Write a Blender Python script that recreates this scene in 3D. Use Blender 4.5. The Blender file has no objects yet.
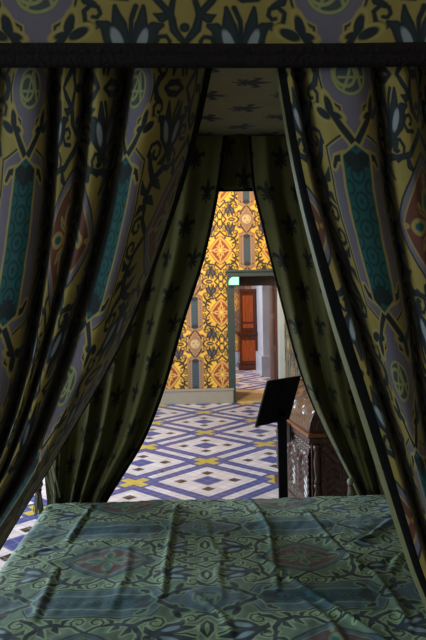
import bpy, bmesh, math, random
from mathutils import Vector, Matrix, noise
random.seed(7)
SC = bpy.context.scene
COL = SC.collection

# ------------------------------------------------------------------ node graph helper
def lin(c):
    return tuple((x/12.92 if x <= .04045 else ((x+.055)/1.055)**2.4) for x in c)
def rgb(r, g, b):
    return lin((r/255., g/255., b/255.)) + (1.,)

class G:
    def __init__(s, name):
        s.m = bpy.data.materials.new(name); s.m.use_nodes = True
        s.t = s.m.node_tree; s.t.nodes.clear(); s.aa = .006
    def n(s, typ): return s.t.nodes.new(typ)
    def put(s, sock, v):
        if isinstance(v, bpy.types.NodeSocket): s.t.links.new(v, sock)
        elif v is not None:
            if isinstance(v, tuple) and sock.type == 'VECTOR': v = v[:3]
            sock.default_value = v
    def m1(s, op, a, b=None, c=None, clamp=False):
        n = s.n('ShaderNodeMath'); n.operation = op; n.use_clamp = clamp
        s.put(n.inputs[0], a)
        if b is not None: s.put(n.inputs[1], b)
        if c is not None: s.put(n.inputs[2], c)
        return n.outputs[0]
    def v1(s, op, a, b=None, c=None, out=0):
        n = s.n('ShaderNodeVectorMath'); n.operation = op
        s.put(n.inputs[0], a)
        if op == 'SCALE': s.put(n.inputs['Scale'], b)
        elif b is not None: s.put(n.inputs[1], b)
        if c is not None: s.put(n.inputs[2], c)
        return n.outputs[out]
    def add(s, a, b): return s.m1('ADD', a, b)
    def sub(s, a, b): return s.m1('SUBTRACT', a, b)
    def mul(s, a, b): return s.m1('MULTIPLY', a, b)
    def mad(s, a, b, c, clamp=False): return s.m1('MULTIPLY_ADD', a, b, c, clamp)
    def mn(s, *a):
        r = a[0]
        for q in a[1:]: r = s.m1('MINIMUM', r, q)
        return r
    def mx(s, *a):
        r = a[0]
        for q in a[1:]: r = s.m1('MAXIMUM', r, q)
        return r
    def absv(s, a): return s.m1('ABSOLUTE', a)
    def xyz(s, x, y, z=0.):
        n = s.n('ShaderNodeCombineXYZ')
        s.put(n.inputs[0], x); s.put(n.inputs[1], y); s.put(n.inputs[2], z)
        return n.outputs[0]
    def sep(s, v):
        n = s.n('ShaderNodeSeparateXYZ'); s.put(n.inputs[0], v); return n.outputs
    def mix(s, f, a, b):
        n = s.n('ShaderNodeMix'); n.data_type = 'RGBA'
        s.put(n.inputs[0], f); s.put(n.inputs[6], a); s.put(n.inputs[7], b)
        return n.outputs[2]
    # distances to shapes in the p plane
    def seg(s, p, a, b, r0, r1=None):
        r1 = r0 if r1 is None else r1
        bx, by = b[0]-a[0], b[1]-a[1]; L2 = bx*bx+by*by
        pa = s.v1('SUBTRACT', p, (a[0], a[1], 0.))
        h = s.mad(s.v1('DOT_PRODUCT', pa, (bx/L2, by/L2, 0.), out=1), 1., 0., True)
        hv = s.xyz(h, h, 0.)
        d = s.v1('LENGTH', s.v1('MULTIPLY_ADD', hv, (-bx, -by, 0.), pa), out=1)
        return s.sub(s.mad(h, r0-r1, d), r0)
    def path(s, p, pts):
        d = None
        for (x0, y0, r0), (x1, y1, r1) in zip(pts, pts[1:]):
            e = s.seg(p, (x0, y0), (x1, y1), r0, r1)
            d = e if d is None else s.mn(d, e)
        return d
    def ell(s, p, c, rx, ry, ang=0.):
        ca, sa = math.cos(ang), math.sin(ang)
        q = s.v1('SUBTRACT', p, (c[0], c[1], 0.))
        x = s.v1('DOT_PRODUCT', q, (ca/rx, sa/rx, 0.), out=1)
        y = s.v1('DOT_PRODUCT', q, (-sa/ry, ca/ry, 0.), out=1)
        l = s.v1('LENGTH', s.xyz(x, y, 0.), out=1)
        k = min(rx, ry)
        return s.mad(l, k, -k)
    def circ(s, p, c, r):
        return s.sub(s.v1('DISTANCE', p, (c[0], c[1], 0.), out=1), r)
    def ring(s, p, c, R, w):
        return s.sub(s.absv(s.circ(p, c, R)), w)
    def box(s, x, y, cx, cy, hx, hy):
        return s.mx(s.sub(s.absv(s.sub(x, cx)), hx), s.sub(s.absv(s.sub(y, cy)), hy))
    def lay(s, col, d, c, grow=0.):
        f = s.mad(d, -1./s.aa, .5 + grow/s.aa, True)
        return s.mix(f, col, c)
    def noise(s, vec, scale, detail=2., rough=.5):
        n = s.n('ShaderNodeTexNoise'); s.put(n.inputs['Vector'], vec)
        n.inputs['Scale'].default_value = scale; n.inputs['Detail'].default_value = detail
        n.inputs['Roughness'].default_value = rough
        return n.outputs['Fac']
    def uv(s):
        n = s.n('ShaderNodeUVMap'); n.uv_map = 'UVMap'; return n.outputs[0]
    def obj(s):
        return s.n('ShaderNodeTexCoord').outputs['Object']
    def bump(s, h, strength, dist):
        n = s.n('ShaderNodeBump'); n.inputs['Strength'].default_value = strength
        n.inputs['Distance'].default_value = dist; s.put(n.inputs['Height'], h)
        return n.outputs[0]
    def out(s, col, rough=.8, metal=0., normal=None, sheen=0., spec=None, emit=None, estr=0.):
        b = s.n('ShaderNodeBsdfPrincipled'); o = s.n('ShaderNodeOutputMaterial')
        s.put(b.inputs['Base Color'], col); s.put(b.inputs['Roughness'], rough)
        s.put(b.inputs['Metallic'], metal)
        if normal is not None: s.put(b.inputs['Normal'], normal)
        if sheen: b.inputs['Sheen Weight'].default_value = sheen
        if spec is not None: b.inputs['Specular IOR Level'].default_value = spec
        if emit is not None:
            s.put(b.inputs['Emission Color'], emit); b.inputs['Emission Strength'].default_value = estr
        s.t.links.new(b.outputs[0], o.inputs[0])
        return s.m

def jitter(g, col, vec, scale, lo, hi):
    n = g.noise(vec, scale, 3.)
    f = g.mad(n, (hi-lo)*1.6, lo-(hi-lo)*.3)
    return g.mix(1., col, col) if False else g.v1('SCALE', col, f)

# ------------------------------------------------------------------ the damask ornament
QV = 1.16                      # height of one repeat, its width being 1
def damask(g, u, v, C):
    """u, v in repeats: grey stripe on u=0, red lozenge on u=.5, panel middle on v=0, monogram on v=QV/2"""
    x = g.m1('PINGPONG', u, .5)
    y = g.m1('PINGPONG', v, QV/2)
    p0 = p = g.xyz(x, y, 0.)
    H = QV/2
    col = C['ground']
    dk = C['dark']
    # --- scrolls on the ground
    class Union:                           # keeps only the running minimum
        d = None
        def append(q, e):
            q.d = e if q.d is None else g.mn(q.d, e)
            return g.v1('MULTIPLY_ADD', g.xyz(q.d, q.d, 0.), (1e-7, 1e-7, 0.), p0)   # one shape after the other
    S = Union()
    def curl(c, R, a0, sw, w0, w1, n=8):
        pts = []
        for i in range(n+1):
            t = i/n; a = math.radians(a0+sw*t); r = R*1.28*(1-.74*t)
            pts.append((c[0]+r*math.cos(a), c[1]+r*math.sin(a), (w0+(w1-w0)*t)*.72))
        return g.path(p, pts)
    p = S.append(g.path(p, [(.225, .06, .010), (.205, .15, .016), (.235, .225, .018), (.30, .262, .016), (.342, .262, .012)]))
    p = S.append(curl((.345, .300), .040, -95, 400, .012, .010))
    p = S.append(g.path(p, [(.235, .225, .018), (.195, .275, .016), (.176, .325, .012)]))
    p = S.append(curl((.215, .330), .040, 190, -400, .012, .011))
    p = S.append(g.path(p, [(.225, .06, .012), (.26, .025, .014), (.283, .0, .010)]))
    p = S.append(curl((.192, .042), .034, 30, 380, .012, .010, 7))
    p = S.append(g.path(p, [(.342, .262, .012), (.42, .275, .014), (.475, .33, .014), (.5, .36, .014)]))
    p = S.append(g.path(p, [(.5, .40, .010), (.462, .45, .016), (.452, .50, .014), (.47, .58, .008)]))
    p = S.append(g.path(p, [(.452, .50, .014), (.41, .545, .014), (.38, .58, .010)]))
    p = S.append(curl((.430, .400), .034, -60, -390, .013, .009, 7))
    p = S.append(g.circ(p, (.5, .455), .017))
    p = S.append(g.ell(p, (.5, .58), .034, .02))
    p = S.append(g.path(p, [(.345, .58, .008), (.30, .556, .014), (.25, .56, .014), (.215, .58, .009)]))
    p = S.append(curl((.192, .500), .036, -80, -390, .013, .010, 7))
    p = S.append(g.path(p, [(.195, .53, .010), (.165, .545, .016), (.15, .58, .014)]))
    # pointed leaves along the stems
    p = S.append(g.path(p, [(.205, .15, .012), (.245, .145, .020), (.285, .118, .004)]))
    p = S.append(g.path(p, [(.23, .215, .010), (.275, .205, .020), (.318, .175, .004)]))
    p = S.append(g.path(p, [(.21, .17, .010), (.178, .185, .018), (.160, .225, .004)]))
    p = S.append(g.path(p, [(.207, .12, .010), (.178, .115, .016), (.158, .085, .004)]))
    p = S.append(g.path(p, [(.40, .27, .010), (.408, .235, .018), (.445, .20, .004)]))
    p = S.append(g.path(p, [(.452, .50, .012), (.42, .488, .018), (.392, .50, .004)]))
    # bud leaves with curled tips
    p = S.append(g.path(p, [(.31, .33, .020), (.262, .40, .036), (.232, .455, .022), (.205, .468, .010)]))
    p = S.append(g.path(p, [(.31, .33, .020), (.362, .395, .036), (.392, .452, .022), (.420, .462, .010)]))
    p = S.append(g.path(p, [(.31, .34, .022), (.272, .46, .026), (.262, .525, .008)]))
    p = S.append(g.path(p, [(.31, .34, .022), (.348, .46, .026), (.356, .525, .008)]))
    p = S.append(g.path(p, [(.31, .38, .008), (.312, .48, .009), (.330, .525, .010)]))
    p = S.append(g.path(p, [(.31, .33, .018), (.285, .295, .020), (.25, .285, .006)]))
    p = S.append(g.path(p, [(.31, .33, .018), (.335, .30, .016), (.352, .325, .006)]))
    if C.get('busy'):
        for c, r in (((.18, .20), .014), ((.17, .11), .013), ((.40, .35), .015), ((.23, .52), .013), ((.455, .245), .013), ((.29, .235), .012), ((.27, .085), .013)):
            p = S.append(g.circ(p, c, r))
    d = S.d
    if 'thick' in C: d = g.sub(d, C['thick'])
    if 'edge' in C: col = g.lay(col, d, C['edge'], .012)
    col = g.lay(col, d, dk)
    if 'dark2' in C:
        col = g.lay(col, d, C['dark2'], -.010)
    wh = g.mn(g.ell(p, (.268, .408), .017, .046, .38), g.ell(p, (.350, .405), .017, .046, -.36))
    col = g.lay(col, wh, C['white'])
    # --- red lozenge
    dx = g.mul(g.sub(.5, x), 1./.212); dy = g.mul(y, 1./.262)
    r = g.add(g.m1('POWER', dx, 1.18), g.m1('POWER', dy, 1.18))
    lz = g.mad(r, .15, -.15)
    col = g.lay(col, lz, dk, .012)
    col = g.lay(col, lz, C['band'], .002)
    col = g.lay(col, lz, C['line'], -.024)
    col = g.lay(col, lz, C['red'], -.031)
    pet = g.mn(g.ell(p, (.5, .083), .034, .062), g.ell(p, (.425, 0.), .056, .034),
               g.path(p, [(.5, .03, .012), (.455, .06, .014), (.44, .085, .008)]),
               g.ell(p, (.5, .175), .014, .028), g.ell(p, (.335, 0.), .024, .012))
    col = g.lay(col, pet, C['petal'])
    col = g.lay(col, pet, C['red2'], -.011)
    core = g.mn(g.ell(p, (.5, .083), .016, .038), g.ell(p, (.428, 0.), .034, .017))
    col = g.lay(col, core, C['petal'], .007)
    col = g.lay(col, core, C['core'])
    col = g.lay(col, g.circ(p, (.5, 0.), .026), C['petal'])
    # --- grey stripe
    st = g.mn(g.mx(g.sub(x, .135), g.add(g.mad(x, .55, y), -.375)), g.sub(x, .046), g.circ(p, (0., H), .125))
    col = g.lay(col, st, dk, .016)
    col = g.lay(col, st, C['line'], .006)
    col = g.lay(col, st, C['grey'])
    # branches and leaves at the corners
    br = g.mn(g.path(p, [(.0, .315, .016), (.052, .375, .014), (.112, .455, .012)]),
              g.ell(p, (.105, .46), .018, .042, -.25), g.ell(p, (.138, .432), .040, .018, .45),
              g.ell(p, (.078, .425), .026, .013, .3),
              g.path(p, [(.06, .27, .016), (.10, .262, .012), (.118, .232, .009)]))
    col = g.lay(col, br, C['line'], .011)
    col = g.lay(col, br, dk)
    # --- panel
    notch = g.mad(x, -.62, .318)
    pn = g.mx(g.sub(x, .068), g.sub(y, notch))
    col = g.lay(col, pn, C['line'], .012)
    col = g.lay(col, pn, C['teal'])
    yy = g.m1('PINGPONG', y, .052)
    p2 = g.xyz(x, yy, 0.)
    deco = g.mn(g.ring(p2, (0., .0), .034, .006), g.circ(p2, (0., 0.), .012), g.ring(p2, (.058, .052), .026, .006))
    deco = g.mx(deco, g.add(pn, .008))
    col = g.lay(col, deco, C['teal2'])
    kn = g.mx(g.mn(g.ell(p, (.03, .262), .034, .03, .5), g.ell(p, (.0, .225), .03, .012)), g.add(pn, .004))
    col = g.lay(col, kn, dk)
    # --- monogram roundel (drawn unfolded: its letters are not mirrored)
    uu = g.sub(g.m1('FRACT', g.add(u, .5)), .5)
    vv = g.mul(g.sub(g.m1('FRACT', g.mul(v, 1./QV)), .5), QV)
    q = g.xyz(uu, vv, 0.)
    col = g.lay(col, g.circ(q, (0., 0.), .082), C['roundel'])
    mono = g.mn(g.ring(q, (0., 0.), .074, .006),
                g.ring(q, (-.022, 0.), .045, .007), g.seg(q, (.02, .066), (.05, -.05), .007),
                g.seg(q, (.02, .066), (-.035, -.058), .006), g.seg(q, (-.05, -.012), (.06, -.012), .005))
    col = g.lay(col, mono, C['mono'])
    return col

def fleur(g, p, k=1.):
    """distance to a fleur-de-lis about 1 high, p.x already mirrored"""
    return g.mn(g.ell(p, (0., .16), .095, .36), g.path(p, [(.06, -.12, .05), (.16, .10, .085), (.30, .20, .08), (.36, .06, .03)]),
                g.seg(p, (0., -.16), (.20, -.16), .05), g.path(p, [(.0, -.16, .07), (.0, -.50, .03)]),
                g.path(p, [(.06, -.2, .05), (.18, -.34, .05), (.24, -.28, .02)]))

def lining_mat(name, base, mark, per_u, per_v, size, swap=False, rough=.8, use_obj=None):
    g = G(name); g.aa = .06
    uvn = g.sep(g.uv())
    u, v = (uvn[1], uvn[0]) if swap else (uvn[0], uvn[1])
    rv = g.mul(v, 1./per_v); row = g.m1('FLOOR', rv)
    ly = g.mul(g.sub(g.m1('FRACT', rv), .5), per_v/size)
    ru = g.mad(row, .5, g.mul(u, 1./per_u))
    lx = g.absv(g.mul(g.sub(g.m1('FRACT', ru), .5), per_u/size))
    p = g.xyz(lx, ly, 0.)
    n = g.noise(g.uv(), 9., 3.)
    thread = g.noise(g.v1('MULTIPLY', g.uv(), (900., 90., 1.)), 1., 1.)
    col = g.v1('SCALE', base, g.mad(n, .5, g.mad(thread, .3, .6)))
    col = g.lay(col, fleur(g, p), mark)
    return g.out(col, rough, normal=g.bump(thread, .12, .002), sheen=.15, spec=.2)

FAB = dict(ground=rgb(140, 126, 66), dark=rgb(26, 36, 40), dark2=rgb(36, 46, 50), white=rgb(138, 148, 154), band=rgb(104, 98, 108),
           line=rgb(150, 136, 76), red=rgb(94, 56, 46), red2=rgb(78, 46, 42), petal=rgb(148, 130, 74), core=rgb(24, 80, 82),
           grey=rgb(100, 95, 108), teal=rgb(26, 80, 80), teal2=rgb(20, 54, 58), roundel=rgb(60, 72, 70), mono=rgb(136, 138, 90))
BEDC = dict(thick=-.003, edge=rgb(140, 168, 128), ground=rgb(98, 126, 106), dark=rgb(30, 50, 60), dark2=rgb(36, 60, 72), white=rgb(134, 162, 174), band=rgb(72, 98, 110),
            line=rgb(112, 144, 118), red=rgb(92, 68, 70), red2=rgb(68, 54, 58), petal=rgb(102, 130, 100), core=rgb(34, 90, 94),
            grey=rgb(70, 98, 112), teal=rgb(36, 86, 98), teal2=rgb(28, 64, 76), roundel=rgb(52, 80, 88), mono=rgb(96, 126, 108))
PAP = dict(ground=rgb(220, 168, 64), dark=rgb(42, 36, 38), white=rgb(80, 76, 88), band=rgb(206, 150, 70), thick=.0025, busy=1,
           line=rgb(176, 130, 84), red=rgb(134, 62, 36), red2=rgb(146, 64, 34), petal=rgb(232, 184, 88), core=rgb(110, 84, 60),
           grey=rgb(136, 104, 84), teal=rgb(66, 80, 88), teal2=rgb(52, 64, 72), roundel=rgb(140, 112, 96), mono=rgb(210, 184, 124))

def fabric_mat(name, C, period, bump=.15, dust=None):
    g = G(name)
    w = g.sep(g.uv())
    u = g.mul(w[0], 1./period); v = g.mul(w[1], 1./period)
    # hand-woven wobble
    nz = g.noise(g.uv(), 14., 2.)
    u = g.mad(nz, .02, g.sub(u, .01))
    col = damask(g, u, v, C)
    n = g.noise(g.uv(), 7., 4., .6)
    thr = g.noise(g.v1('MULTIPLY', g.uv(), (260., 900., 1.)), 1., 1.)
    col = g.v1('SCALE', col, g.mad(n, .7, g.mad(thr, .35, .48)))
    return g.out(col, .72, normal=g.bump(thr, bump, .002), sheen=.12, spec=.25)

def paper_mat(name, C, period, axis, off_u, off_z):
    g = G(name); g.aa = .02
    w = g.sep(g.obj())
    u = g.mul(g.sub(w[axis], off_u), 1./period); v = g.mul(g.sub(w[2], off_z), 1./period)
    col = damask(g, u, v, C)
    n = g.noise(g.obj(), 2.5, 4.)
    col = g.v1('SCALE', col, g.mad(n, .5, .72))
    return g.out(col, .6, spec=.3)
# ------------------------------------------------------------------ camera
F = 622.; CX, CY = 213., 296.
EYE = Vector((0., 0., 1.65))
YAW, ROLL = math.radians(1.5), math.radians(1.0)
FW = Vector((math.sin(YAW), math.cos(YAW), 0.)); RT0 = Vector((math.cos(YAW), -math.sin(YAW), 0.)); UP0 = Vector((0, 0, 1.))
RT = RT0*math.cos(ROLL) - UP0*math.sin(ROLL); UP = UP0*math.cos(ROLL) + RT0*math.sin(ROLL)
cd = bpy.data.cameras.new('camera'); cam = bpy.data.objects.new('camera', cd); COL.objects.link(cam); SC.camera = cam
cam.matrix_world = Matrix(((RT.x, UP.x, -FW.x, EYE.x), (RT.y, UP.y, -FW.y, EYE.y), (RT.z, UP.z, -FW.z, EYE.z), (0, 0, 0, 1)))
cd.lens = F/640.*36.; cd.sensor_width = 36.; cd.sensor_fit = 'AUTO'; cd.shift_y = (CY-320.)/640.; cd.clip_start = .05

def ray(px, py): return RT*((px-CX)/F) + UP*((CY-py)/F) + FW
def at(px, py, Y):                       # point of the photograph's pixel on the upright plane y = Y
    d = ray(px, py); return EYE + d*(Y/d.y)
def onz(px, py, z):
    d = ray(px, py); return EYE + d*((z-EYE.z)/d.z)

# ------------------------------------------------------------------ object helpers
def link(name, me, mat, parent=None):
    o = bpy.data.objects.new(name, me); COL.objects.link(o)
    if mat is not None:
        for q in (mat if isinstance(mat, (list, tuple)) else [mat]): me.materials.append(q)
    if parent is not None: o.parent = parent
    return o
def tag(o, label=None, cat=None, group=None, kind=None):
    if label: o['label'] = label
    if cat: o['category'] = cat
    if group: o['group'] = group
    if kind: o['kind'] = kind
    return o
def empty(name, loc, rz=0.):
    o = bpy.data.objects.new(name, None); COL.objects.link(o); o.location = loc; o.rotation_euler = (0, 0, rz); o.empty_display_size = .1
    return o

class MB:
    """gathers shapes into one mesh"""
    def __init__(s): s.bm = bmesh.new()
    def box(s, x0, x1, y0, y1, z0, z1, bev=0., M=None):
        r = bmesh.ops.create_cube(s.bm, size=1.)
        vs = r['verts']
        for v in vs:
            v.co = Vector((x0+(v.co.x+.5)*(x1-x0), y0+(v.co.y+.5)*(y1-y0), z0+(v.co.z+.5)*(z1-z0)))
        if bev:
            es = list({e for v in vs for e in v.link_edges})
            q = bmesh.ops.bevel(s.bm, geom=es, offset=bev, segments=2, affect='EDGES', profile=.6)
            vs = list({v for f in q['faces'] for v in f.verts} | {v for v in vs if v.is_valid})
        if M is not None:
            for v in vs: v.co = M @ v.co
        return s
    def lathe(s, prof, c=(0, 0, 0), n=20, M=None):
        rows = []
        for r, z in prof:
            row = []
            for i in range(n):
                a = 2*math.pi*i/n
                p = Vector((c[0]+r*math.cos(a), c[1]+r*math.sin(a), c[2]+z))
                row.append(s.bm.verts.new(M @ p if M is not None else p))
            rows.append(row)
        for a, b in zip(rows, rows[1:]):
            for i in range(n): s.bm.faces.new((a[i], a[(i+1) % n], b[(i+1) % n], b[i]))
        s.bm.faces.new(rows[0][::-1]); s.bm.faces.new(rows[-1])
        return s
    def tube(s, pts, r, n=8, r1=None):
        pts = [Vector(p) for p in pts]; rows = []
        for i, p in enumerate(pts):
            t = (pts[min(i+1, len(pts)-1)]-pts[max(i-1, 0)]).normalized()
            a = t.orthogonal().normalized() if i == 0 else (a - t*a.dot(t)).normalized()
            b = t.cross(a); rr = r if r1 is None else r+(r1-r)*i/(len(pts)-1)
            rows.append([s.bm.verts.new(p + (a*math.cos(2*math.pi*k/n)+b*math.sin(2*math.pi*k/n))*rr) for k in range(n)])
        for a_, b_ in zip(rows, rows[1:]):
            for k in range(n): s.bm.faces.new((a_[k], a_[(k+1) % n], b_[(k+1) % n], b_[k]))
        s.bm.faces.new(rows[0][::-1]); s.bm.faces.new(rows[-1])
        return s
    def prism(s, poly, y0, y1, M=None):
        """polygon in x, z pulled from y0 to y1"""
        a = [s.bm.verts.new(Vector((x, y0, z))) for x, z in poly]; b = [s.bm.verts.new(Vector((x, y1, z))) for x, z in poly]
        if M is not None:
            for v in a+b: v.co = M @ v.co
        n = len(poly)
        s.bm.faces.new(a); s.bm.faces.new(b[::-1])
        for i in range(n): s.bm.faces.new((a[i], b[i], b[(i+1) % n], a[(i+1) % n]))
        return s
    def ball(s, c, rx, ry, rz, M=None, sub=2):
        r = bmesh.ops.create_icosphere(s.bm, subdivisions=sub, radius=1.)
        for v in r['verts']:
            v.co = Vector((c[0]+v.co.x*rx, c[1]+v.co.y*ry, c[2]+v.co.z*rz))
            if M is not None: v.co = M @ v.co
        return s
    def build(s, name, mat, parent=None, smooth=False, uv=None):
        bmesh.ops.recalc_face_normals(s.bm, faces=s.bm.faces[:])
        me = bpy.data.meshes.new(name); s.bm.to_mesh(me); s.bm.free()
        if smooth: me.polygons.foreach_set('use_smooth', [True]*len(me.polygons))
        if uv:
            l = me.uv_layers.new(name='UVMap')
            for lp in me.loops:
                l.data[lp.index].uv = uv(me.vertices[lp.vertex_index].co)
        return link(name, me, mat, parent)

def sheet(name, P, UV, mat, parent=None, thick=0., mats=None, colmat=None, flip=False):
    """a grid of points P[row][col] with its cloth coordinates UV[row][col]; colmat(col) picks a material"""
    nr, nc = len(P), len(P[0])
    vs = [tuple(p) for r in P for p in r]; fs = []; mi = []
    for i in range(nr-1):
        for j in range(nc-1):
            q = (i*nc+j, i*nc+j+1, (i+1)*nc+j+1, (i+1)*nc+j)
            fs.append(q[::-1] if flip else q); mi.append(colmat(j) if colmat else 0)
    me = bpy.data.meshes.new(name); me.from_pydata(vs, [], fs)
    l = me.uv_layers.new(name='UVMap')
    flat = [u for r in UV for u in r]
    for lp in me.loops: l.data[lp.index].uv = flat[lp.vertex_index]
    me.polygons.foreach_set('use_smooth', [True]*len(fs)); me.polygons.foreach_set('material_index', mi)
    o = link(name, me, mats or mat, parent)
    if thick:
        md = o.modifiers.new('thickness', 'SOLIDIFY'); md.thickness = thick; md.offset = 0.; md.use_rim = True
    return o

def pchip(xs, ys):
    """monotone smooth curve through points; returns a function"""
    n = len(xs); h = [xs[i+1]-xs[i] for i in range(n-1)]; d = [(ys[i+1]-ys[i])/h[i] for i in range(n-1)]
    m = [0.]*n; m[0] = d[0]; m[-1] = d[-1]
    for i in range(1, n-1):
        if d[i-1]*d[i] > 0:
            w1, w2 = 2*h[i]+h[i-1], h[i]+2*h[i-1]; m[i] = (w1+w2)/(w1/d[i-1]+w2/d[i])
    def f(x):
        i = 0
        while i < n-2 and x > xs[i+1]: i += 1
        t = (x-xs[i])/h[i]
        if x < xs[0] or x > xs[-1]:
            k, e = (0, x-xs[0]) if x < xs[0] else (n-1, x-xs[-1]); return ys[k]+m[k]*e
        return ((1+2*t)*(1-t)**2*ys[i] + t*(1-t)**2*h[i]*m[i] + t*t*(3-2*t)*ys[i+1] + t*t*(t-1)*h[i]*m[i+1])
    return f

# ------------------------------------------------------------------ plain materials
def plain(name, c, rough=.7, metal=0., spec=None, var=.25, scale=12., bump=0.):
    g = G(name); n = g.noise(g.obj(), scale, 4.)
    col = g.v1('SCALE', c, g.mad(n, var*2, 1.-var))
    return g.out(col, rough, metal, g.bump(n, bump, .01) if bump else None, spec=spec)

def wood_mat(name, c1, c2, rough=.4, axis=2, scale=3.):
    g = G(name)
    sc = [14., 14., 14.]; sc[axis] = 1.2
    n = g.noise(g.v1('MULTIPLY', g.obj(), tuple(sc)), scale, 5., .65)
    f = g.mad(n, 2.2, -.6, True)
    return g.out(g.mix(f, c1, c2), rough, normal=g.bump(n, .15, .004))

def tile_mat(name, cx, cy, L):
    """blue and white lozenges laid corner to corner, yellow crosses where the bands meet"""
    g = G(name); g.aa = .008
    w = g.sep(g.obj())
    X = g.sub(w[0], cx); Y = g.sub(w[1], cy); k = .70710678/L
    a = g.mul(g.add(X, Y), k); b = g.mul(g.sub(Y, X), k)
    x = g.m1('PINGPONG', a, .5); y = g.m1('PINGPONG', b, .5)
    p = g.xyz(x, y, 0.)
    # every single tile gets a slightly different tone
    cell = g.xyz(g.m1('FLOOR', g.mul(a, 10.)), g.m1('FLOOR', g.mul(b, 10.)), 0.)
    wn = g.n('ShaderNodeTexWhiteNoise'); g.put(wn.inputs['Vector'], cell); rnd = wn.outputs['Value']
    blue, white, yel, dark = rgb(58, 76, 148), rgb(232, 216, 220), rgb(216, 184, 66), rgb(36, 20, 20)
    col = blue
    col = g.lay(col, g.mx(g.sub(.16, x), g.sub(.16, y)), white)
    barx = g.mx(g.sub(x, .047), g.sub(.2, y)); bary = g.mx(g.sub(y, .047), g.sub(.2, x))
    col = g.lay(col, g.mn(barx, bary), white)
    cr = g.mn(g.mx(g.sub(x, .05), g.sub(y, .155)), g.mx(g.sub(y, .05), g.sub(x, .155)))
    col = g.lay(col, cr, yel)
    col = g.lay(col, g.box(x, y, .5, .5, .112, .112), blue)
    col = g.lay(col, g.box(x, y, .317, .317, .048, .048), dark)
    gx = g.absv(g.sub(g.m1('FRACT', g.mad(a, 10., .5)), .5)); gy = g.absv(g.sub(g.m1('FRACT', g.mad(b, 10., .5)), .5))
    gr = g.mad(g.mn(gx, gy), .1, -.0022)
    col = g.v1('SCALE', col, g.mad(rnd, .22, .86))
    g.aa = .003
    col = g.lay(col, gr, rgb(165, 155, 165))
    n = g.noise(g.obj(), 5., 3.)
    col = g.v1('SCALE', col, g.mad(n, .3, .85))
    return g.out(col, g.mad(n, .25, .2), normal=g.bump(g.noise(g.obj(), 11., 2.), .08, .02), spec=.45)

M = {}
PER, QM = .54, .54*QV
M['fabric'] = fabric_mat('damask curtain silk', FAB, PER)
M['spread'] = fabric_mat('damask bedspread silk', BEDC, PER, .2)
M['lining'] = lining_mat('olive lining with lilies', rgb(86, 82, 42), rgb(24, 27, 18), .15, .15, .10)
M['tester'] = lining_mat('olive tester cloth with lilies', rgb(132, 120, 72), rgb(30, 34, 28), .27, .145, .125, swap=True)
M['black_trim'] = plain('black braid', rgb(14, 14, 13), .9, spec=.1, scale=90., bump=.3)
M['hem'] = plain('olive hem', rgb(100, 98, 58), .7, scale=60.)
M['braid'] = plain('dark woven braid', rgb(30, 26, 26), .85, spec=.15, var=.6, scale=120., bump=.5)
M['dark_wood'] = wood_mat('dark carved oak', rgb(34, 20, 14), rgb(82, 50, 34), .32)
M['lid_wood'] = wood_mat('brown oak of the lid', rgb(70, 48, 36), rgb(120, 86, 66), .28, axis=1)
M['rim_wood'] = wood_mat('reddish oak moulding', rgb(88, 48, 30), rgb(140, 80, 46), .35, axis=0)
M['red_wood'] = wood_mat('polished red walnut', rgb(48, 19, 8), rgb(92, 40, 15), .25)
M['panel_wood'] = wood_mat('polished red walnut panel', rgb(108, 44, 16), rgb(158, 76, 32), .22)
M['brown_wood'] = wood_mat('dark brown wood', rgb(60, 28, 20), rgb(88, 44, 30), .5)
M['black_paint'] = plain('black painted metal', rgb(9, 9, 10), .75, spec=.12, var=.1)
M['iron'] = plain('dark iron', rgb(24, 22, 20), .5, 1., var=.3)
M['stone'] = plain('grey painted stone', rgb(144, 134, 120), .7, var=.12, scale=5.)
M['frame_dark'] = plain('grey green door paint', rgb(50, 60, 56), .5, var=.12, scale=6.)
M['frame_light'] = plain('pale grey door paint', rgb(168, 172, 170), .5, var=.12, scale=6.)
M['marble'] = plain('pale grey marble', rgb(164, 178, 202), .35, var=.3, scale=4.)
M['plaster'] = plain('cream plaster', rgb(188, 176, 150), .9, var=.08)
M['threshold'] = wood_mat('worn tan threshold stone', rgb(176, 138, 86), rgb(214, 182, 128), .5, axis=0, scale=1.)
M['mattress'] = plain('cream ticking', rgb(150, 140, 118), .9)
M['cord'] = plain('grey olive silk cord', rgb(126, 126, 108), .6, var=.4, scale=160., bump=.5)
M['tassel_red'] = plain('dark red silk', rgb(110, 36, 36), .6, var=.3, scale=160.)
M['glass_pane'] = plain('window lead', rgb(60, 60, 60), .5)

# ------------------------------------------------------------------ the two rooms
YF, YB = 9.6, 10.7                        # faces of the thick wall between the rooms
XL, XR, YN, ZC = -4.2, 1.34, -2.6, 4.0
cross = onz(204.9, 432.5, 0.)
M['tiles'] = tile_mat('blue white and yellow floor tiles', cross.x, cross.y, .926)
ref = at(247, 250, YF); perw = .826
M['paper_far'] = paper_mat('gold damask wall', PAP, perw, 0, at(247, 250, YF).x, ref.z)
M['paper_side_dimmed'] = paper_mat('gold damask side wall dimmed in colour', dict(PAP, ground=rgb(150, 134, 96), grey=rgb(120, 110, 100), red=rgb(130, 84, 62), petal=rgb(160, 140, 100), band=rgb(140, 120, 90), line=rgb(140, 124, 90)), perw, 1, .1, ref.z)  # weaker light on this wall is painted in as duller damask colours

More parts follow.
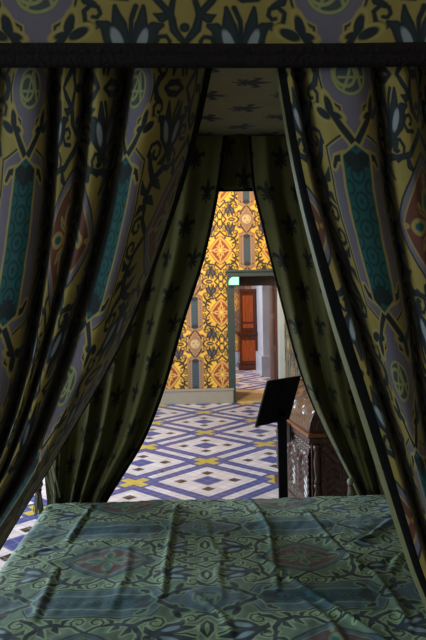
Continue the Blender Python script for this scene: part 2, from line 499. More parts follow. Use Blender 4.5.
def struct(o): return tag(o, kind='structure')
struct(MB().box(XL-.2, 4.2, YN-.2, 15.2, -.12, 0).build('floor', M['tiles']))
struct(MB().box(XL-.2, XR+.2, YN-.2, YF, ZC, ZC+.1).build('ceiling', M['plaster']))
dl, dr = at(233.5, 340, YF).x, at(279.5, 340, YF).x
dt = at(255, 276.5, YF).z
print('door', dl, dr, dt, 'wallbase', at(232, 403, YF).z)
struct(MB().box(XL-.2, dl, YF, YB, 0, ZC).box(dr, 4.2, YF, YB, 0, ZC).box(dl, dr, YF, YB, dt, ZC).build('wall_far', M['paper_far']))
struct(MB().box(XR, XR+.2, YN, YF, 0, ZC).build('wall_right', M['paper_side_dimmed']))
struct(MB().box(XL-.2, XR+.2, YN-.2, YN, 0, ZC).build('wall_near', M['plaster']))
# left wall with two tall windows
WIN = [(-1.7, -.3), (1.5, 2.9), (5.6, 7.2)]
b = MB(); y = YN
for y0, y1 in WIN:
    b.box(XL-.2, XL, y, y0, 0, ZC).box(XL-.2, XL, y0, y1, 0, .8).box(XL-.2, XL, y0, y1, 3.2, ZC); y = y1
b.box(XL-.2, XL, y, YF, 0, ZC)
struct(b.build('wall_left', M['plaster']))
for i, (y0, y1) in enumerate(WIN):
    b = MB(); b.box(XL-.14, XL-.08, y0, y0+.06, .8, 3.2).box(XL-.14, XL-.08, y1-.06, y1, .8, 3.2)
    for k in range(7): b.box(XL-.13, XL-.09, y0, y1, .8+k*.39, .84+k*.39)
    for k in range(1, 4): b.box(XL-.13, XL-.09, y0+k*(y1-y0)/4-.015, y0+k*(y1-y0)/4+.015, .8, 3.2)
    struct(b.build('window_%d' % (i+1), M['glass_pane']))
# skirting
zs = at(200, 389.5, YF-.03).z
xe = at(233.6, 395, YF-.06).x
b = MB().box(XL, xe, YF-.062, YF, 0, zs, .006).box(XL, xe+.01, YF-.075, YF, zs-.02, zs+.012, .005)
struct(b.build('baseboard_far', M['stone']))
struct(MB().box(XR-.04, XR, YN, YF-.05, 0, .18, .005).build('baseboard_right', M['stone']))
struct(MB().box(dl-.1, dr+.1, YF-.02, YB+.05, 0, .012).build('trim_1', M['threshold']))
# doorway: dark casing, header, pale casing and the brown door leaf folded into the reveal
d1 = empty('door_1', (0, 0, 0)); struct(d1)
hb_, ht = dt-.045, at(255, 270.5, YF-.03).z
xo, xi = at(228, 340, YF-.03).x, at(235, 340, YF-.03).x
MB().prism([(xo, .0), (xi, .0), (xi, hb_), (xi+.03, hb_+.045), (xo+.0, hb_+.045)], YF-.05, YF+.25).build('door_casing', M['frame_dark'], d1)
xr0, xr1 = at(278.7, 340, YF-.03).x, at(287, 340, YF-.03).x
MB().box(xr0, xr1, YF-.05, YF+.1, 0, hb_+.045, .01).build('door_casing', M['frame_light'], d1)
b = MB().box(xo, xr1, YF-.05, YF+.2, hb_+.045, ht, .012).box(xo-.02, xr1+.02, YF-.075, YF-.0, ht-.02, ht+.012, .008)
b.build('door_header', M['frame_dark'], d1)
MB().box(xi, dr, YF+.2, YF+.6, at(255, 285.5, YF+.2).z, dt+.02).build('door_soffit', M['dark_wood'], d1)
d2 = MB()
xb = at(275, 340, YF+.25).x
d2.box(xb, xb+.05, YF+.15, YF+1.0, .02, hb_-.02, .004)
for z0, z1 in ((.15, .75), (.85, 1.25), (1.35, hb_-.15)): d2.box(xb-.012, xb, YF+.27, YF+.88, z0, z1, .01)
struct(d2.build('door_2', M['brown_wood']))
# the room beyond
YE = 14.9
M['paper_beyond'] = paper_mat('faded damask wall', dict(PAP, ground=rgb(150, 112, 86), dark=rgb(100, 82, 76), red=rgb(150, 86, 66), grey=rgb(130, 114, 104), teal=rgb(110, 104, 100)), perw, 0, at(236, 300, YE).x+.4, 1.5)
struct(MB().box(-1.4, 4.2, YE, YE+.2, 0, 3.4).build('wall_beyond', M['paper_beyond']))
struct(MB().box(-1.6, -1.4, YB, YE+.2, 0, 3.4).build('wall_beyond_left', M['plaster']))
struct(MB().box(4.0, 4.2, YB, YE, 0, 3.4).build('wall_beyond_right', M['plaster']))
struct(MB().box(-1.6, 4.2, YB, YE+.2, 3.4, 3.5).build('trim_2', M['plaster']))
struct(MB().box(-1.4, 4.0, YE-.05, YE, 0, .3, .008).build('baseboard_beyond', M['marble']))
# pale pier
px0, px1 = at(263, 340, 12.6).x, at(275, 340, 12.6).x
b = MB().box(px0, px1+.9, 12.6, 14.9, 0, 3.4).box(px0-.05, px1+.9, 12.52, 14.9, 0, .42, .01)
struct(b.build('trim_3', M['marble']))
# ------------------------------------------------------------------ walnut cabinet seen through the door
cy = 13.7
x0, x1 = at(239, 340, cy).x, at(258.5, 340, cy).x
cab = tag(empty('wooden_cabinet', ((x0+x1)/2, cy+.25, 0)), 'tall red walnut cabinet on pedestal base seen through the doorway', 'cabinet')
W = (x1-x0)
def cb(name, z0, z1, wl, d0, bev=.008, mat='red_wood'):
    b = MB().box(-W*wl/2, W*wl/2, -.25+d0, .25, z0, z1, bev); return b
def zc(py): return at(248, py, cy).z
zt, zl = zc(289), zc(333)
cb('base', 0.012, .12, 1.08, -.02).build('plinth', M['red_wood'], cab)
bd = cb('body', .12, zl-.06, .96, .0)
body = bd.build('lower_body', M['red_wood'], cab)
MB().box(-W*.34, W*.34, -.265, -.245, .2, zl-.16, .012).build('lower_panel', M['panel_wood'], body)
cb('ledge', zl-.06, zl-.03, 1.1, -.03).build('ledge_moulding', M['red_wood'], cab)
cb('ledge', zl-.03, zl+.015, 1.28, -.07).build('ledge', M['red_wood'], cab)
up = cb('upper', zl+.015, zt-.07, .8, .08).build('upper_body', M['red_wood'], cab)
MB().box(-W*.27, W*.27, -.185, -.165, zl+.10, zl+.20, .01).build('small_panel', M['panel_wood'], up)
MB().box(-W*.27, W*.27, -.185, -.165, zl+.24, zt-.14, .015).build('upper_panel', M['panel_wood'], up)
cb('cornice', zt-.07, zt, .88, .05, .012).build('cornice', M['red_wood'], cab)
tb = MB().box(at(259.5, 340, 14.5).x, at(263, 340, 14.5).x+.3, 14.5, 14.58, .0, 2.0, .005)  # narrow dark brown panelled strip between cabinet and pier
for z0 in (.15, 1.1): tb.box(at(260, 340, 14.5).x, at(263, 340, 14.5).x+.2, 14.48, 14.5, z0, z0+.8, .01)
struct(tb.build('dark_strip', M['brown_wood']))
# ------------------------------------------------------------------ exit sign
ex0, ex1 = at(228.8, 277, YF-.1).x, at(238.6, 277, YF-.1).x
ez0, ez1 = at(233, 284.8, YF-.1).z, at(233, 277.2, YF-.1).z
es = tag(empty('exit_sign', ((ex0+ex1)/2, YF-.09, ez0)), 'small glowing pale green exit light at the corner of the doorway header', 'exit sign')
hw, hh = (ex1-ex0)/2, ez1-ez0
def signpoly(k):
    return [(-hw+k, k), (hw-k, k), (hw-k, hh-k), (-hw*.3, hh-k), (-hw*.75, hh*.8-k), (-hw+k, hh*.45)]
MB().prism(signpoly(-.006), -.02, .04).build('housing', plain('pale green plastic', rgb(80, 160, 110), .4, var=.05), es)
g = G('lit sign face'); M['lit'] = g.out(rgb(120, 220, 160), .4, emit=rgb(170, 255, 205), estr=.9)
MB().prism(signpoly(.0), -.026, -.021).build('lit_face', M['lit'], es)
MB().tube([(0, .04, hh*.5), (0, .088, hh*.5)], .012).build('bracket', M['iron'], es)
# ------------------------------------------------------------------ the canopy bed
YNB, YFB, HB = 1.2, 2.6, .80
XB0 = onz(30, 522, HB).x
XB1 = 1.16
print('bed left', XB0, onz(0, 575, HB).x, onz(40, 506, HB), 'right corner', onz(380, 493, HB))
ZT, ZR = 2.372, 2.078
bed = tag(empty('canopy_bed', ((XB0+XB1)/2, (YNB+YFB)/2, 0)), 'canopy bed with damask valance and olive lily-patterned lining', 'bed')
bed_o = bed.location.copy()
def onbed(o):
    o.parent = bed; o.location = o.location - bed_o; return o
XP0, XP1 = at(52, 480, 2.56).x, XB1-.03
for x in (XP0, XP1):
    for y in (YNB+.06, YFB+.265):
        b = MB().lathe([(.034, 0), (.034, .1), (.026, .12), (.03, .3), (.022, .34), (.022, 1.3), (.027, 1.35), (.02, 1.4), (.02, ZT)], (x, y, 0), 14)
        onbed(b.build('post', M['dark_wood'], smooth=True))
onbed(MB().box(XP0, XP1, YNB+.06, YNB+.1, .22, .42, .008).box(XP0, XP1, YFB-.1, YFB-.06, .22, .42, .008).box(XP0, XP0+.04, YNB+.06, YFB-.06, .22, .42, .008).build('bed_frame', M['dark_wood']))
onbed(MB().box(XB0+.05, XB1-.03, YNB+.12, YFB-.07, .40, HB-.02, .05).build('mattress', M['mattress']))
# tester cloth, gently sagging
nx, ny = 40, 30
P = []; UV = []
for i in range(ny+1):
    y = YNB+.02+(YFB+.212-YNB)*i/ny; r = []; q = []
    for j in range(nx+1):
        x = XP0-.03+(XP1-XP0+.06)*j/nx
        r.append((x, y, ZT+.004*math.sin(x*9.)*math.sin(y*7.)+.003*math.sin(x*23+y*3))); q.append((x+.02, y+.055))
    P.append(r); UV.append(q)
onbed(sheet('tester_cloth', P, UV, M['tester'], thick=.004))
b = MB().box(XP0-.05, XP1+.05, YNB-.0, YNB+.035, ZT+.01, ZT+.06).box(XP0-.05, XP1+.05, YFB+.2, YFB+.3, ZT+.01, ZT+.06)
b.box(XP0-.05, XP0-.01, YNB+.035, YFB+.2, ZT+.01, ZT+.06).box(XP1+.01, XP1+.05, YNB+.035, YFB+.2, ZT+.01, ZT+.06)
onbed(b.build('tester_frame', M['dark_wood']))
# front valance
YV = YNB-.045
ck = at(38, -8, YV); zv0, zv1 = ZR+.01, ZR+.46
vp = []; vu = []
for i in range(24):
    z = zv0+(zv1-zv0)*i/23; r = []; q = []
    for j in range(161):
        x = -1.05+2.35*j/160
        dy = .006*math.sin(x*5.1+.4)+.003*math.sin(x*13.)*(1-i/23)
        r.append((x, YV+dy, z)); q.append((x-ck.x, z-ck.z+QM/2))
    vp.append(r); vu.append(q)
fv = onbed(sheet('front_valance', vp, vu, M['fabric'], thick=.004))
# thick dark braid along its lower edge, following the valance
b = MB(); pts = []
for j in range(81):
    x = -1.05+2.35*j/80; pts.append((x, YV-.004+.006*math.sin(x*5.1+.4), ZR+.019))
for dz, rr in ((-.010, .014), (.008, .014)): b.tube([(p[0], p[1], p[2]+dz) for p in pts], rr, 8)
br = b.build('valance_braid', M['braid'], fv, smooth=True)
# lower lining valances on the far side and at the foot
zf = at(235, 190, YFB+.205).z
def valance_in(name, fn, n, z0, z1, label=None):
    P = []; UV = []
    for i in range(12):
        z = z0+(z1-z0)*i/11; r = []; q = []
        for j in range(n+1):
            t = j/n; x, y, nxv, nyv, l = fn(t)
            w = .012*math.sin(l*38.)*(1-.5*i/11)+.005*math.sin(l*91.)
            r.append((x+nxv*w, y+nyv*w, z)); q.append((l, z))
        P.append(r); UV.append(q)
    return onbed(sheet(name, P, UV, M['lining'], thick=.004))
LX = XP1-XP0
valance_in('rear_valance', lambda t: (XP0+LX*t, YFB+.195, 0, 1, LX*t), 150, zf, ZT+.012)
valance_in('unseen_foot_valance', lambda t: (XP0-.03, YNB+.04+(YFB+.1-YNB)*t, 1, 0, (YFB-YNB)*t), 100, zf, ZT)  # hidden from view, added to shape the light under the canopy
pts = [(XP0+LX*t/30, YFB+.20, zf) for t in range(31)]
onbed(MB().tube(pts, .008, 8).build('rear_valance_trim', M['black_trim'], smooth=True))

# ------------------------------------------------------------------ bedspread
y_st = onz(250, 527, HB).y
y_st2 = onz(250, 598, HB).y
xm = onz(110, 557, HB).x
print('stripe y', y_st, y_st2, y_st-y_st2, 'med', onz(110, 557, HB).x, onz(300, 557, HB).x, onz(110, 557, HB).y)
CR = [  # creases: pixel path, height, width
    ([(178, 506), (175, 514), (169, 545), (165, 570), (163, 598)], .011, .009),
    ([(92, 506), (82, 520), (72, 535), (66, 546)], .009, .010),
    ([(191, 594), (204, 604), (222, 618), (232, 634)], .009, .010),
    ([(56, 570), (48, 589), (34, 622)], .007, .012),
    ([(249, 500), (258, 512), (270, 532), (273, 560), (278, 592)], .010, .009),
    ([(253, 552), (275, 570), (310, 595), (340, 613), (378, 638), (400, 652)], .012, .010),
    ([(333, 552), (346, 556), (362, 572)], .014, .013),
    ([(352, 560), (375, 577), (392, 598), (412, 630)], .010, .009),
    ([(352, 545), (370, 538), (392, 520)], .014, .014),
    ([(390, 575), (398, 560), (410, 552)], .013, .014),
    ([(130, 545), (126, 575), (112, 610)], .004, .012),
    ([(225, 540), (218, 575), (222, 600)], .004, .012),
    ([(300, 600), (330, 622), (345, 645)], .007, .011),
    ([(205, 520), (212, 545), (240, 575)], .004, .012),
    ([(305, 510), (322, 530), (338, 548)], .006, .010),
    ([(20, 560), (60, 545), (95, 552)], .004, .014),
]
crs = []
for pts, h, w in CR:
    q = [onz(px, py, HB) for px, py in pts]
    xs = [p.x for p in q]; ys_ = [p.y for p in q]
    crs.append(([(p.x, p.y) for p in q], h*1.0, w*.88, (min(xs)-.09, max(xs)+.09, min(ys_)-.09, max(ys_)+.09)))
def crease(x, y):
    z = 0.
    for q, h, w, bb in crs:
        if x < bb[0] or x > bb[1] or y < bb[2] or y > bb[3]: continue
        best = 9.; side = 0.; tt = 0.
        n = len(q)-1
        for i in range(n):
            ax, ay = q[i]; bx, by = q[i+1][0]-ax, q[i+1][1]-ay
            L2 = bx*bx+by*by; t = max(0., min(1., ((x-ax)*bx+(y-ay)*by)/L2))
            dx, dy = x-ax-bx*t, y-ay-by*t; d = math.hypot(dx, dy)
            if d < best: best = d; side = (bx*dy-by*dx)/math.sqrt(L2); tt = (i+t)/n
        if best < .09:
            e = math.sin(math.pi*min(1., max(0., tt*.9+.05)))**.5
            s = best if abs(side) < best*.3 else (best if side > 0 else -best)
            z += e*h*(math.exp(-(s/w)**2) - .55*math.exp(-((s-1.6*w)/(1.3*w))**2)+.25*math.exp(-(s/(3.5*w))**2))
    return z
def drop(t, a, b, r=.045, fall=.36):
    """coordinate t along the cloth: flat from a to b, rounded over the edge, then hanging"""
    if a <= t <= b: return t, 0.
    e = (a-t) if t < a else (t-b); q = r*math.pi/2
    if e < q: o, z = r*math.sin(e/r), r*(1-math.cos(e/r))
    else: o, z = r, r+(e-q)
    return (a-o, z) if t < a else (b+o, z)
ax0, ax1, ay0, ay1 = XB0+.045, XB1-.045, YNB+.105, YFB-.018
NX, NY = 420, 360
P = []; UV = []
for i in range(NY+1):
    tb = ay0-.42+(ay1-ay0+.84)*i/NY; y, zy = drop(tb, ay0, ay1); r = []; q = []
    for j in range(NX+1):
        ta = ax0-.42+(ax1-ax0+.84)*j/NX; x, zx = drop(ta, ax0, ax1)
        z = HB-(zx**4+zy**4)**.25
        w = noise.noise(Vector((ta*3.1, tb*3.1, 0.)))*.008+noise.noise(Vector((ta*11, tb*9, 3.)))*.0048+noise.noise(Vector((ta*34, tb*30, 7.)))*.0024
        if zx < .05 and zy < .05: w += crease(x, y)
        ox = oy = 0.
        if zx > .05: ox = .012*math.sin(tb*31.)*min(1, zx*4)*(-1 if ta < ax0 else 1)
        if zy > .05: oy = .010*math.sin(ta*29.)*min(1, zy*4)*(-1 if tb < ay0 else 1)
        r.append((x+ox, y+oy, z+w)); q.append((tb-y_st, ta-xm+.002*math.sin(tb*9)))
    P.append(r); UV.append(q)
sp = sheet('bedspread', P, UV, M['spread'], thick=.005)
tag(sp, 'rumpled blue green damask bedspread with red lozenges, laid over the canopy bed', 'bedspread')

# ------------------------------------------------------------------ curtains
def knot_curtain(name, knots, rows, py_ref, mats, colmat, vshift=0., sub=7, bow=None, parent=None):
    """knots: (u, y-depth, {py: px}) from one edge to the other; the cloth runs smoothly between them"""
    us = [k[0] for k in knots]
    fpx = [pchip(sorted(k[2]), [k[2][y] for y in sorted(k[2])]) for k in knots]
    P = []; UV = []; vv = None; prev = None; ucols = []
    for a, b in zip(us, us[1:]): ucols += [a+(b-a)*t/sub for t in range(sub)]
    ucols.append(us[-1])
    base = []
    for py in rows:
        fx = pchip(us, [f(py) for f in fpx])
        fd = pchip(us, [k[1] if not isinstance(k[1], dict) else pchip(sorted(k[1]), [k[1][y] for y in sorted(k[1])])(py) for k in knots])
        r = []
        for u in ucols:
            dd = fd(u)
            if bow: dd += bow(u, py)
            r.append(at(fx(u), py, dd))
        P.append(r)
    nc = len(ucols)
    for j in range(nc):
        acc = [0.]
        for i in range(1, len(rows)): acc.append(acc[-1]+(P[i][j]-P[i-1][j]).length)
        k0 = min(range(len(rows)), key=lambda i: abs(rows[i]-py_ref))
        for i in range(len(rows)):
            if j == 0: UV.append([])
            UV[i].append((ucols[j], -(acc[i]-acc[k0])*1.065+vshift))
    return P, UV, (lambda j: colmat(min(len(us)-2, j//sub)))
def inward(P, d):
    """the same sheet moved d along its normals"""
    nr, nc = len(P), len(P[0]); Q = []
    for i in range(nr):
        r = []
        for j in range(nc):
            a = P[min(i+1, nr-1)][j]-P[max(i-1, 0)][j]; b = P[i][min(j+1, nc-1)]-P[i][max(j-1, 0)]
            n = a.cross(b)
            n = n.normalized() if n.length > 1e-9 else Vector((0, 1, 0))
            r.append(P[i][j]+n*d)
        Q.append(r)
    return Q
rowsN = [60+7.*i for i in range(91)] + [700+22*i for i in range(10)]

def rec(o, root):
    o.parent = root; o.location = -root.location
    return o
def make_near(P, UV, cm, label, ranges, where):
    root = tag(empty('bed_curtain', where), label, 'curtain', 'curtains of the canopy bed')
    for nm, a, b, mat in ranges:
        Pp = [r[a:b+1] for r in P]; Uu = [r[a:b+1] for r in UV]
        rec(sheet(nm, Pp, Uu, mat), root)
    lp = inward(P, -.006)
    rec(sheet('lining', lp, UV, M['lining'], flip=True), root)
    return root

# right curtain of the near side
ys = (60, 180, 300, 430, 560, 680)
def kn(u, d, xs, tail): 
    k = dict(zip(ys, xs)); k[900] = tail
    return (u, d, k)
KR = [
    kn(-.232, 1.215, (273, 294, 324, 364, 406, 446), 452),
    kn(-.222, 1.195, (276, 297, 328, 370, 411, 451), 458),
    kn(-.205, 1.180, (284, 305, 339, 380, 419, 458), 466),
    kn(-.185, 1.176, (289, 311, 345, 386, 425, 463), 472),
    kn(-.155, 1.31, (293, 316, 351, 392, 431, 468), 480),
    kn(-.115, 1.20, (303, 324, 359, 398, 436, 473), 490),
    kn(-.06, 1.172, (321, 338, 369, 404, 441, 477), 500),
    kn(.0, 1.165, (349, 359, 382, 411, 446, 481), 510),
    kn(.06, 1.178, (367, 378, 400, 420, 452, 485), 520),
    kn(.12, 1.31, (375, 387, 408, 427, 456, 488), 530),
    kn(.165, 1.195, (383, 395, 415, 433, 462, 491), 540),
    kn(.23, 1.178, (403, 414, 430, 446, 473, 498), 550),
    kn(.275, 1.21, (413, 424, 438, 454, 479, 502), 560),
    kn(.33, 1.30, (419, 431, 448, 462, 485, 507), 570),
    kn(.42, 1.19, (450, 460, 475, 485, 500, 515), 585),
    kn(.50, 1.29, (476, 482, 490, 500, 512, 522), 595),
    kn(.58, 1.20, (500, 505, 512, 518, 525, 530), 605),
]
P, UV, cm = knot_curtain('r', KR, rowsN, 74, None, lambda k: 0, vshift=QM/2)
make_near(P, UV, cm, 'blue grey and yellow damask curtain on the right, monogram roundel on its teal stripe',
          [('hem_edge', 0, 7, M['hem']), ('black_border', 7, 14, M['black_trim']), ('damask_face', 14, len(P[0])-1, M['fabric'])], at(430, 900, 1.2))

# left curtain of the near side
ys = (60, 130, 200, 330, 460, 560, 690)
KL = [
    kn(-.40, 1.22, (-90, -95, -100, -118, -140, -150, -160), -210),
    kn(-.30, 1.32, (-60, -64, -70, -92, -122, -138, -152), -195),
    kn(-.20, 1.21, (-36, -40, -46, -70, -108, -130, -148), -180),
    kn(-.12, 1.30, (-2, -6, -14, -38, -80, -112, -140), -165),
    kn(-.07, 1.195, (14, 9, 2, -18, -58, -98, -134), -155),
    kn(.0, 1.185, (32, 28, 22, 2, -36, -82, -128), -145),
    kn(.07, 1.20, (47, 44, 40, 22, -14, -66, -120), -135),
    kn(.13, 1.38, (54, 52, 49, 33, -3, -56, -114), -125),
    kn(.20, 1.20, (64, 61, 57, 39, 1, -52, -112), -118),
    kn(.265, 1.205, (80, 76, 70, 45, 5, -49, -109), -110),
    kn(.295, 1.33, (87, 82, 76, 49, 8, -47, -107), -105),
    kn(.33, 1.185, (99, 94, 87, 56, 13, -43, -104), -98),
    kn(.375, 1.195, (112, 106, 98, 65, 19, -38, -100), -92),
    kn(.45, 1.40, (127, 118, 107, 73, 27, -31, -95), -84),
    kn(.53, 1.20, (138, 128, 117, 83, 35, -24, -89), -76),
    kn(.59, 1.185, (151, 142, 130, 96, 41, -20, -84), -66),
    kn(.66, 1.205, (170, 160, 147, 108, 46, -14, -79), -56),
    kn(.72, 1.25, (186, 174, 159, 117, 50, -10, -76), -46),
    kn(.80, 1.36, (202, 188, 170, 124, 53, -7, -74), -40),
    kn(.88, 1.46, (214, 199, 179, 129, 55, -5, -72), -36),
]
P, UV, cm = knot_curtain('l', KL, rowsN, 86, None, lambda k: 0, vshift=QM/2)
n = len(P[0])-1
make_near(P, UV, cm, 'shadowed damask bed curtain gathered in long folds to the left, red lozenge down its middle',
          [('damask_face', 0, n-4, M['fabric']), ('black_border', n-4, n, M['black_trim'])], at(-120, 900, 1.25))

# far curtains: the lily lining towards the bed, the damask outside
def far_curtain(label, edge, side, s_top, n_pl, amp, seed, width, where, tie=None, outward=1):
    rng = random.Random(seed)
    fe = pchip([p[0] for p in edge], [p[1] for p in edge]); fs = pchip([p[0] for p in side], [p[1] for p in side])
    rows = [136+6.*i for i in range(62)] + [508+14*i for i in range(14)]
    N = 170; ph = [rng.uniform(-.5, .5) for _ in range(6)]
    P = []
    for py in rows:
        k = min(1., max(0., (py-136)/364.)); r = []
        for j in range(N+1):
            s = j/N
            ss = s + .012*math.sin(2*math.pi*(3.3*s+ph[0])) + .006*math.sin(2*math.pi*(7.7*s+ph[1]))
            px = fe(py)+(fs(py)-fe(py))*ss
            pl = math.sin(2*math.pi*(n_pl*(s**.92)+ph[2]) + .8*math.sin(2*math.pi*1.7*s+k*1.1))
            pl2 = math.sin(2*math.pi*(n_pl*2.3*s+ph[3])+k*2.)
            Y = YFB+.115 + amp*(.55+.45*k)*pl + amp*.25*pl2 + .0*k
            r.append(at(px, py, Y))
        P.append(r)
    UV = []
    acc = [0.]*(N+1)
    for i, py in enumerate(rows):
        if i: acc = [a+(P[i][j]-P[i-1][j]).length for j, a in enumerate(acc)]
        UV.append([(width*j/N+.03, -acc[j]+.02) for j in range(N+1)])
    root = tag(empty('bed_curtain', where), label, 'curtain', 'curtains of the canopy bed')
    rec(sheet('lining', P, UV, M['lining']), root)
    P2 = inward(P, .008*outward)
    rec(sheet('damask_face', P2, UV, M['fabric'], flip=True), root)
    # black braid closing the edge
    b = MB(); b.tube([(P[i][0]+P2[i][0])/2 for i in range(len(rows))], .0075, 8)
    rec(b.build('black_border', M['black_trim'], smooth=True), root)
    return root
eL = [(136, 222), (190, 215), (260, 200), (320, 181), (395, 159), (440, 141), (477, 119), (500, 105), (540, 88), (700, 90)]
sL = [(136, 40), (300, 40), (420, 42), (480, 45), (510, 48), (540, 48), (700, 30)]
far_curtain('olive lily-lined curtain on the far side of the bed, drawn to the left post', eL, sL, 0, 4.6, .036, 3, .95, at(70, 690, YFB+.115), outward=1)
eR = [(136, 250), (185, 254), (220, 262), (310, 284), (360, 297), (400, 311), (435, 327), (466, 343), (492, 356), (540, 372), (700, 368)]
sR = [(136, 470), (300, 455), (420, 425), (480, 412), (510, 408), (540, 410), (700, 430)]
far_curtain('olive lily-lined curtain on the far side of the bed, drawn to the right', eR, sR, 0, 4.4, .036, 11, .95, at(395, 690, YFB+.115), outward=-1)

# tie-back cords and tassels on the far curtains
def tieback(label, loop_c, loop_r, top, size, group=None, strands=()):
    root = tag(empty('tieback_tassel', top), label, 'tassel', 'tassels of the bed curtains')
    o = root.location
    b = MB()
    for dz in (-.008, .008):
        pts = []
        for i in range(33):
            a = 2*math.pi*i/32
            pts.append(Vector((loop_c[0]+loop_r[0]*math.cos(a), loop_c[1]+loop_r[1]*math.sin(a), loop_c[2]+dz+loop_r[2]*math.sin(a*1.+1.)))-o)
        b.tube(pts, .007, 8)
    for s in strands: b.tube([p-o for p in s], .004, 6)
    b.build('cord', M['cord'], root, smooth=True)
    k = size
    MB().lathe([(.004, .0), (.012, -.004), (.02, -.018), (.022, -.03), (.016, -.042), (.012, -.046)], (0, 0, 0), 16, Matrix.Scale(k, 4)).build('tassel_head', M['cord'], root, smooth=True)
    MB().lathe([(.013, -.046), (.016, -.05), (.016, -.056), (.013, -.06)], (0, 0, 0), 16, Matrix.Scale(k, 4)).build('tassel_collar', M['tassel_red'], root, smooth=True)
    b = MB(); rng = random.Random(4)
    for i in range(46):
        a = rng.uniform(0, 6.283); r = .011*math.sqrt(rng.random()); L = rng.uniform(.085, .105)
        b.tube([Vector((r*math.cos(a), r*math.sin(a), -.058))*k, Vector((1.5*r*math.cos(a), 1.5*r*math.sin(a), -.058-L*.5))*k, Vector((2.1*r*math.cos(a), 2.1*r*math.sin(a), -.058-L))*k], .0022*k, 5)
    b.build('fringe', M['cord'], root, smooth=True)
    return root
tl = at(66, 520, YFB+.115)
tp = at(38, 478, 2.60)
st = [[at(46, 452, 2.60), at(50, 470, 2.59), at(56, 494, 2.60)], [at(49, 448, 2.60), at(54, 470, 2.59), at(60, 497, 2.60)], [at(44, 462, 2.60), at(40, 470, 2.60), tp], [at(41, 462, 2.60), at(47, 478, 2.60), at(53, 497, 2.60)]]
tieback('grey silk tassel hanging from the left curtain cord above the tiled floor', (tl.x, tl.y, tl.z), (.10, .07, .02), tp, .95, strands=st)
tr = at(388, 520, YFB+.115)
tp2 = at(350, 478, YFB+.06)
tieback('small silk tassel at the foot of the right olive curtain, beside the carved chest', (tr.x, tr.y, tr.z), (.10, .07, .02), tp2, .62)

# ------------------------------------------------------------------ carved chest
pc = at(310, 433, 4.4)
HR = pc.z
ch = tag(empty('carved_chest', (pc.x, pc.y, 0), math.radians(7.5)), 'dark carved oak chest with domed lid standing behind the reading stand', 'chest')
CWD, CLN = .50, .95
def carve(x, y, W_, H_):
    """relief depth of a carved front: arches with rosettes between stiles and a running leaf border"""
    n = 3; s = (x/W_*n) % 1.; c = (s-.5)*W_/n; hy = y/H_
    z = 0.
    if hy < .13 or hy > .87:
        z = .5+.5*math.sin(x*95.+(2 if hy > .5 else 0))*math.cos((hy-.065)*60.)
        return z*.012
    if abs(s-.5) > .40: return .012+.006*abs(math.sin(y*70.))
    r = math.hypot(c, y-H_*.56); a = math.atan2(y-H_*.56, c)
    R = .36*W_/n
    if hy > .56: z = .012 if abs(r-R) < .012 else (0. if r < R else .006+.006*math.sin(x*120)*math.sin(y*110))
    elif abs(abs(c)-R) < .012: z = .012
    if r < R*.75: z = max(z, .016*(1-r/(R*.75))*(.55+.45*math.cos(a*6)) + .003)
    if hy < .5 and abs(c) < R*.8: z = max(z, .010*abs(math.sin(y*60.+abs(c)*45.)))
    return z
def relief(fn, nu, nv, pos):
    P = []; UV = []
    for i in range(nv+1):
        P.append([pos(j/nu, i/nv) for j in range(nu+1)]); UV.append([(j/nu, i/nv) for j in range(nu+1)])
    return P, UV
zb0, zb1 = .10, HR-.085
body = MB().box(0.012, CWD, 0.012, CLN, .04, HR-.02, .004).build('body', M['dark_wood'], ch)
P, UV = relief(None, 150, 70, lambda a, c: Vector((.012-carve(a*(CLN-.06), c*(zb1-zb0), CLN-.06, zb1-zb0)*1.3, .03+a*(CLN-.06), zb0+c*(zb1-zb0))))
sheet('carved_front', P, UV, M['dark_wood'], body)
P, UV = relief(None, 90, 60, lambda a, c: Vector((.08+a*(CWD-.14), .012-carve(a*(CWD-.14)*.9, c*(zb1-zb0), (CWD-.14)*1.35, zb1-zb0)*.9, zb0+c*(zb1-zb0))))
sheet('carved_end', P, UV, M['dark_wood'], body, flip=True)
# turned pilasters on the corner
b = MB()
for z0, z1 in ((.10, .30), (.30, HR-.085)):
    h = z1-z0
    b.lathe([(.018, z0), (.024, z0+.02), (.014, z0+.035), (.022, z0+h*.4), (.026, z0+h*.55), (.014, z0+h*.8), (.024, z0+h*.88), (.024, z1)], (.045, -.004, 0), 14)
b.build('pilaster', M['dark_wood'], body, smooth=True)
b = MB().box(-.022, CWD+.01, -.022, CLN+.02, HR-.035, HR-.005, .008)
b.build('rim_moulding', M['rim_wood'], ch)
b = MB().box(-.012, CWD, -.012, CLN+.012, HR-.075, HR-.04, .006)
b.build('frieze', M['dark_wood'], ch)
MB().box(-.02, CWD, -.02, CLN+.02, .035, .10, .012).build('plinth', M['dark_wood'], ch)
for x in (.05, CWD-.05):
    for y in (.05, CLN-.05): MB().lathe([(.03, 0), (.04, .015), (.03, .036)], (x, y, 0), 14).build('foot', M['dark_wood'], ch, smooth=True)
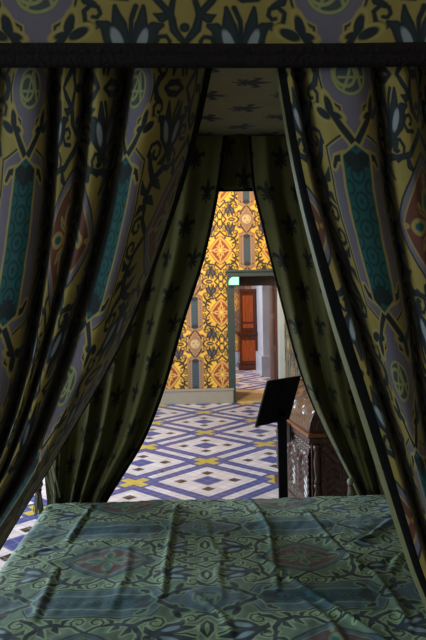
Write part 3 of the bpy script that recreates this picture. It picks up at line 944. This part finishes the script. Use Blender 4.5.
# domed lid
RZ = .25
def lidp(a, t, rel):
    an = math.pi*(1-t); k = 1.+rel
    return Vector((CWD/2+(CWD/2-.004)*math.cos(an)*k, .006+a*(CLN-.012), HR-.005+RZ*math.sin(an)*k))
def lidrel(a, t):
    v = t*3.1416*.25; y = a*CLN
    if t < .13: return .004*math.sin(y*90)
    if abs((a*4) % 1-.5) > .46: return .04
    c = ((a*4) % 1-.5); d = math.hypot(c*.9, (t-.27)*2.4); an = math.atan2((t-.27)*2.4, c*.9)
    if t < .45: return .07*max(0, math.cos(d*22))*(.6+.4*math.cos(an*5))*max(0., 1-d*1.6)
    return .012*math.sin(y*60)*math.sin(t*40)
P = []; UV = []
for i in range(91):
    t = i/90; P.append([lidp(j/140, t, lidrel(j/140, t)) for j in range(141)]); UV.append([(j/140, t) for j in range(141)])
lid = sheet('lid', P, UV, M['lid_wood'], ch)
for yy in (.006, CLN-.014):
    poly = [(CWD/2+(CWD/2-.006)*math.cos(math.pi*(1-i/32)), HR-.005+RZ*math.sin(math.pi*i/32)) for i in range(33)]
    MB().prism(poly, yy, yy+.008).build('lid_end', M['dark_wood'], lid)
b = MB()
for R_, r_ in ((1., .011), (.80, .006)):
    b.tube([(CWD/2+(CWD/2)*R_*math.cos(math.pi*(1-i/32)), .002, HR+RZ*R_*math.sin(math.pi*i/32)) for i in range(33)], r_, 6)
b.build('lid_moulding', M['dark_wood'], lid, smooth=True)
MB().box(-.03, -.02, CLN*.44, CLN*.56, HR-.16, HR-.02, .004).build('lock_plate', M['iron'], ch)

# ------------------------------------------------------------------ reading stand
TL, TR, BL = at(268, 381.5, 4.08), at(301, 376, 4.30), at(256, 427, 4.12)
BR = TR+BL-TL
nrm = (TR-TL).cross(BL-TL).normalized()
cen = (TL+BR)/2
ptop = at(282, 404, cen.y)
stand = tag(empty('reading_stand', (ptop.x, ptop.y, 0)), 'black metal reading stand with slanted panel on square post before the chest', 'information stand')
o = stand.location
b = MB(); vs = [b.bm.verts.new(p-o) for p in (TL, TR, BR, BL)] + [b.bm.verts.new(p-o+nrm*(.012 if nrm.y > 0 else -.012)) for p in (TL, TR, BR, BL)]
for q in ((0, 1, 2, 3), (7, 6, 5, 4), (0, 4, 5, 1), (1, 5, 6, 2), (2, 6, 7, 3), (3, 7, 4, 0)): b.bm.faces.new([vs[i] for i in q])
panel = b.build('panel', M['black_paint'], stand)
ex = (TR-TL).normalized(); ey = (BL-TL).normalized()
b = MB(); mid = (TL+BR)/2-o-nrm*.004*(1 if nrm.y > 0 else -1)
hl = (BL-TL).length*.5-.01
b.tube([mid-ey*hl, mid+ey*hl], .006, 6)
b.build('panel_rib', M['black_paint'], panel)
wpx = at(287, 460, ptop.y).x-at(278, 460, ptop.y).x
pz = at(282, 410, ptop.y).z
MB().box(-wpx/2, wpx/2, .0, .03, .01, pz, .004).build('post', M['black_paint'], stand)
MB().box(-.16, .16, -.12, .15, 0.013, .021, .004).build('base_plate', M['black_paint'], stand)
MB().box(-.03, .03, -.0, .045, pz-.05, pz+.0, .006).build('bracket', M['black_paint'], stand)

# ------------------------------------------------------------------ light
def area(name, loc, rot, sx, sy, power, c):
    l = bpy.data.lights.new(name, 'AREA'); l.shape = 'RECTANGLE'; l.size = sx; l.size_y = sy; l.energy = power; l.color = c
    ob = bpy.data.objects.new(name, l); COL.objects.link(ob); ob.location = loc; ob.rotation_euler = rot; return ob
def point(name, loc, r, power, c):
    l = bpy.data.lights.new(name, 'POINT'); l.shadow_soft_size = r; l.energy = power; l.color = c
    ob = bpy.data.objects.new(name, l); COL.objects.link(ob); ob.location = loc; return ob
RW = (0, math.radians(-90), 0)             # an area light facing +x
pw = POWER = dict(w1=80., w2=65., w3=400., lamp=470., beyond=150., world=.015)
for i, (y0, y1) in enumerate(WIN):
    area('daylight', (XL+.02, (y0+y1)/2, 2.), RW, 2.3, y1-y0-.1, pw['w%d' % (i+1)], (.72, .88, 1.))
l = bpy.data.lights.new('wall_spot', 'SPOT'); l.shadow_soft_size = .12; l.energy = pw['lamp']; l.color = (1., .76, .44); l.spot_size = math.radians(85); l.spot_blend = .8
so = bpy.data.objects.new('wall_spot', l); COL.objects.link(so); so.location = (-.3, 7.2, 3.6)
so.rotation_euler = (Vector((.15, YF, 2.5))-so.location).to_track_quat('-Z', 'Y').to_euler()
area('daylight_beyond', (-1.3, 12.2, 1.9), RW, 2.2, 1.6, pw['beyond'], (1., .92, .84))
w = bpy.data.worlds.new('world'); SC.world = w; w.use_nodes = True
w.node_tree.nodes['Background'].inputs[0].default_value = (.6, .7, .8, 1); w.node_tree.nodes['Background'].inputs[1].default_value = pw['world']
SC.view_settings.view_transform = 'Standard'; SC.view_settings.look = 'None'; SC.view_settings.gamma = 1.; SC.view_settings.use_curve_mapping = False
SC.view_settings.exposure = 0.
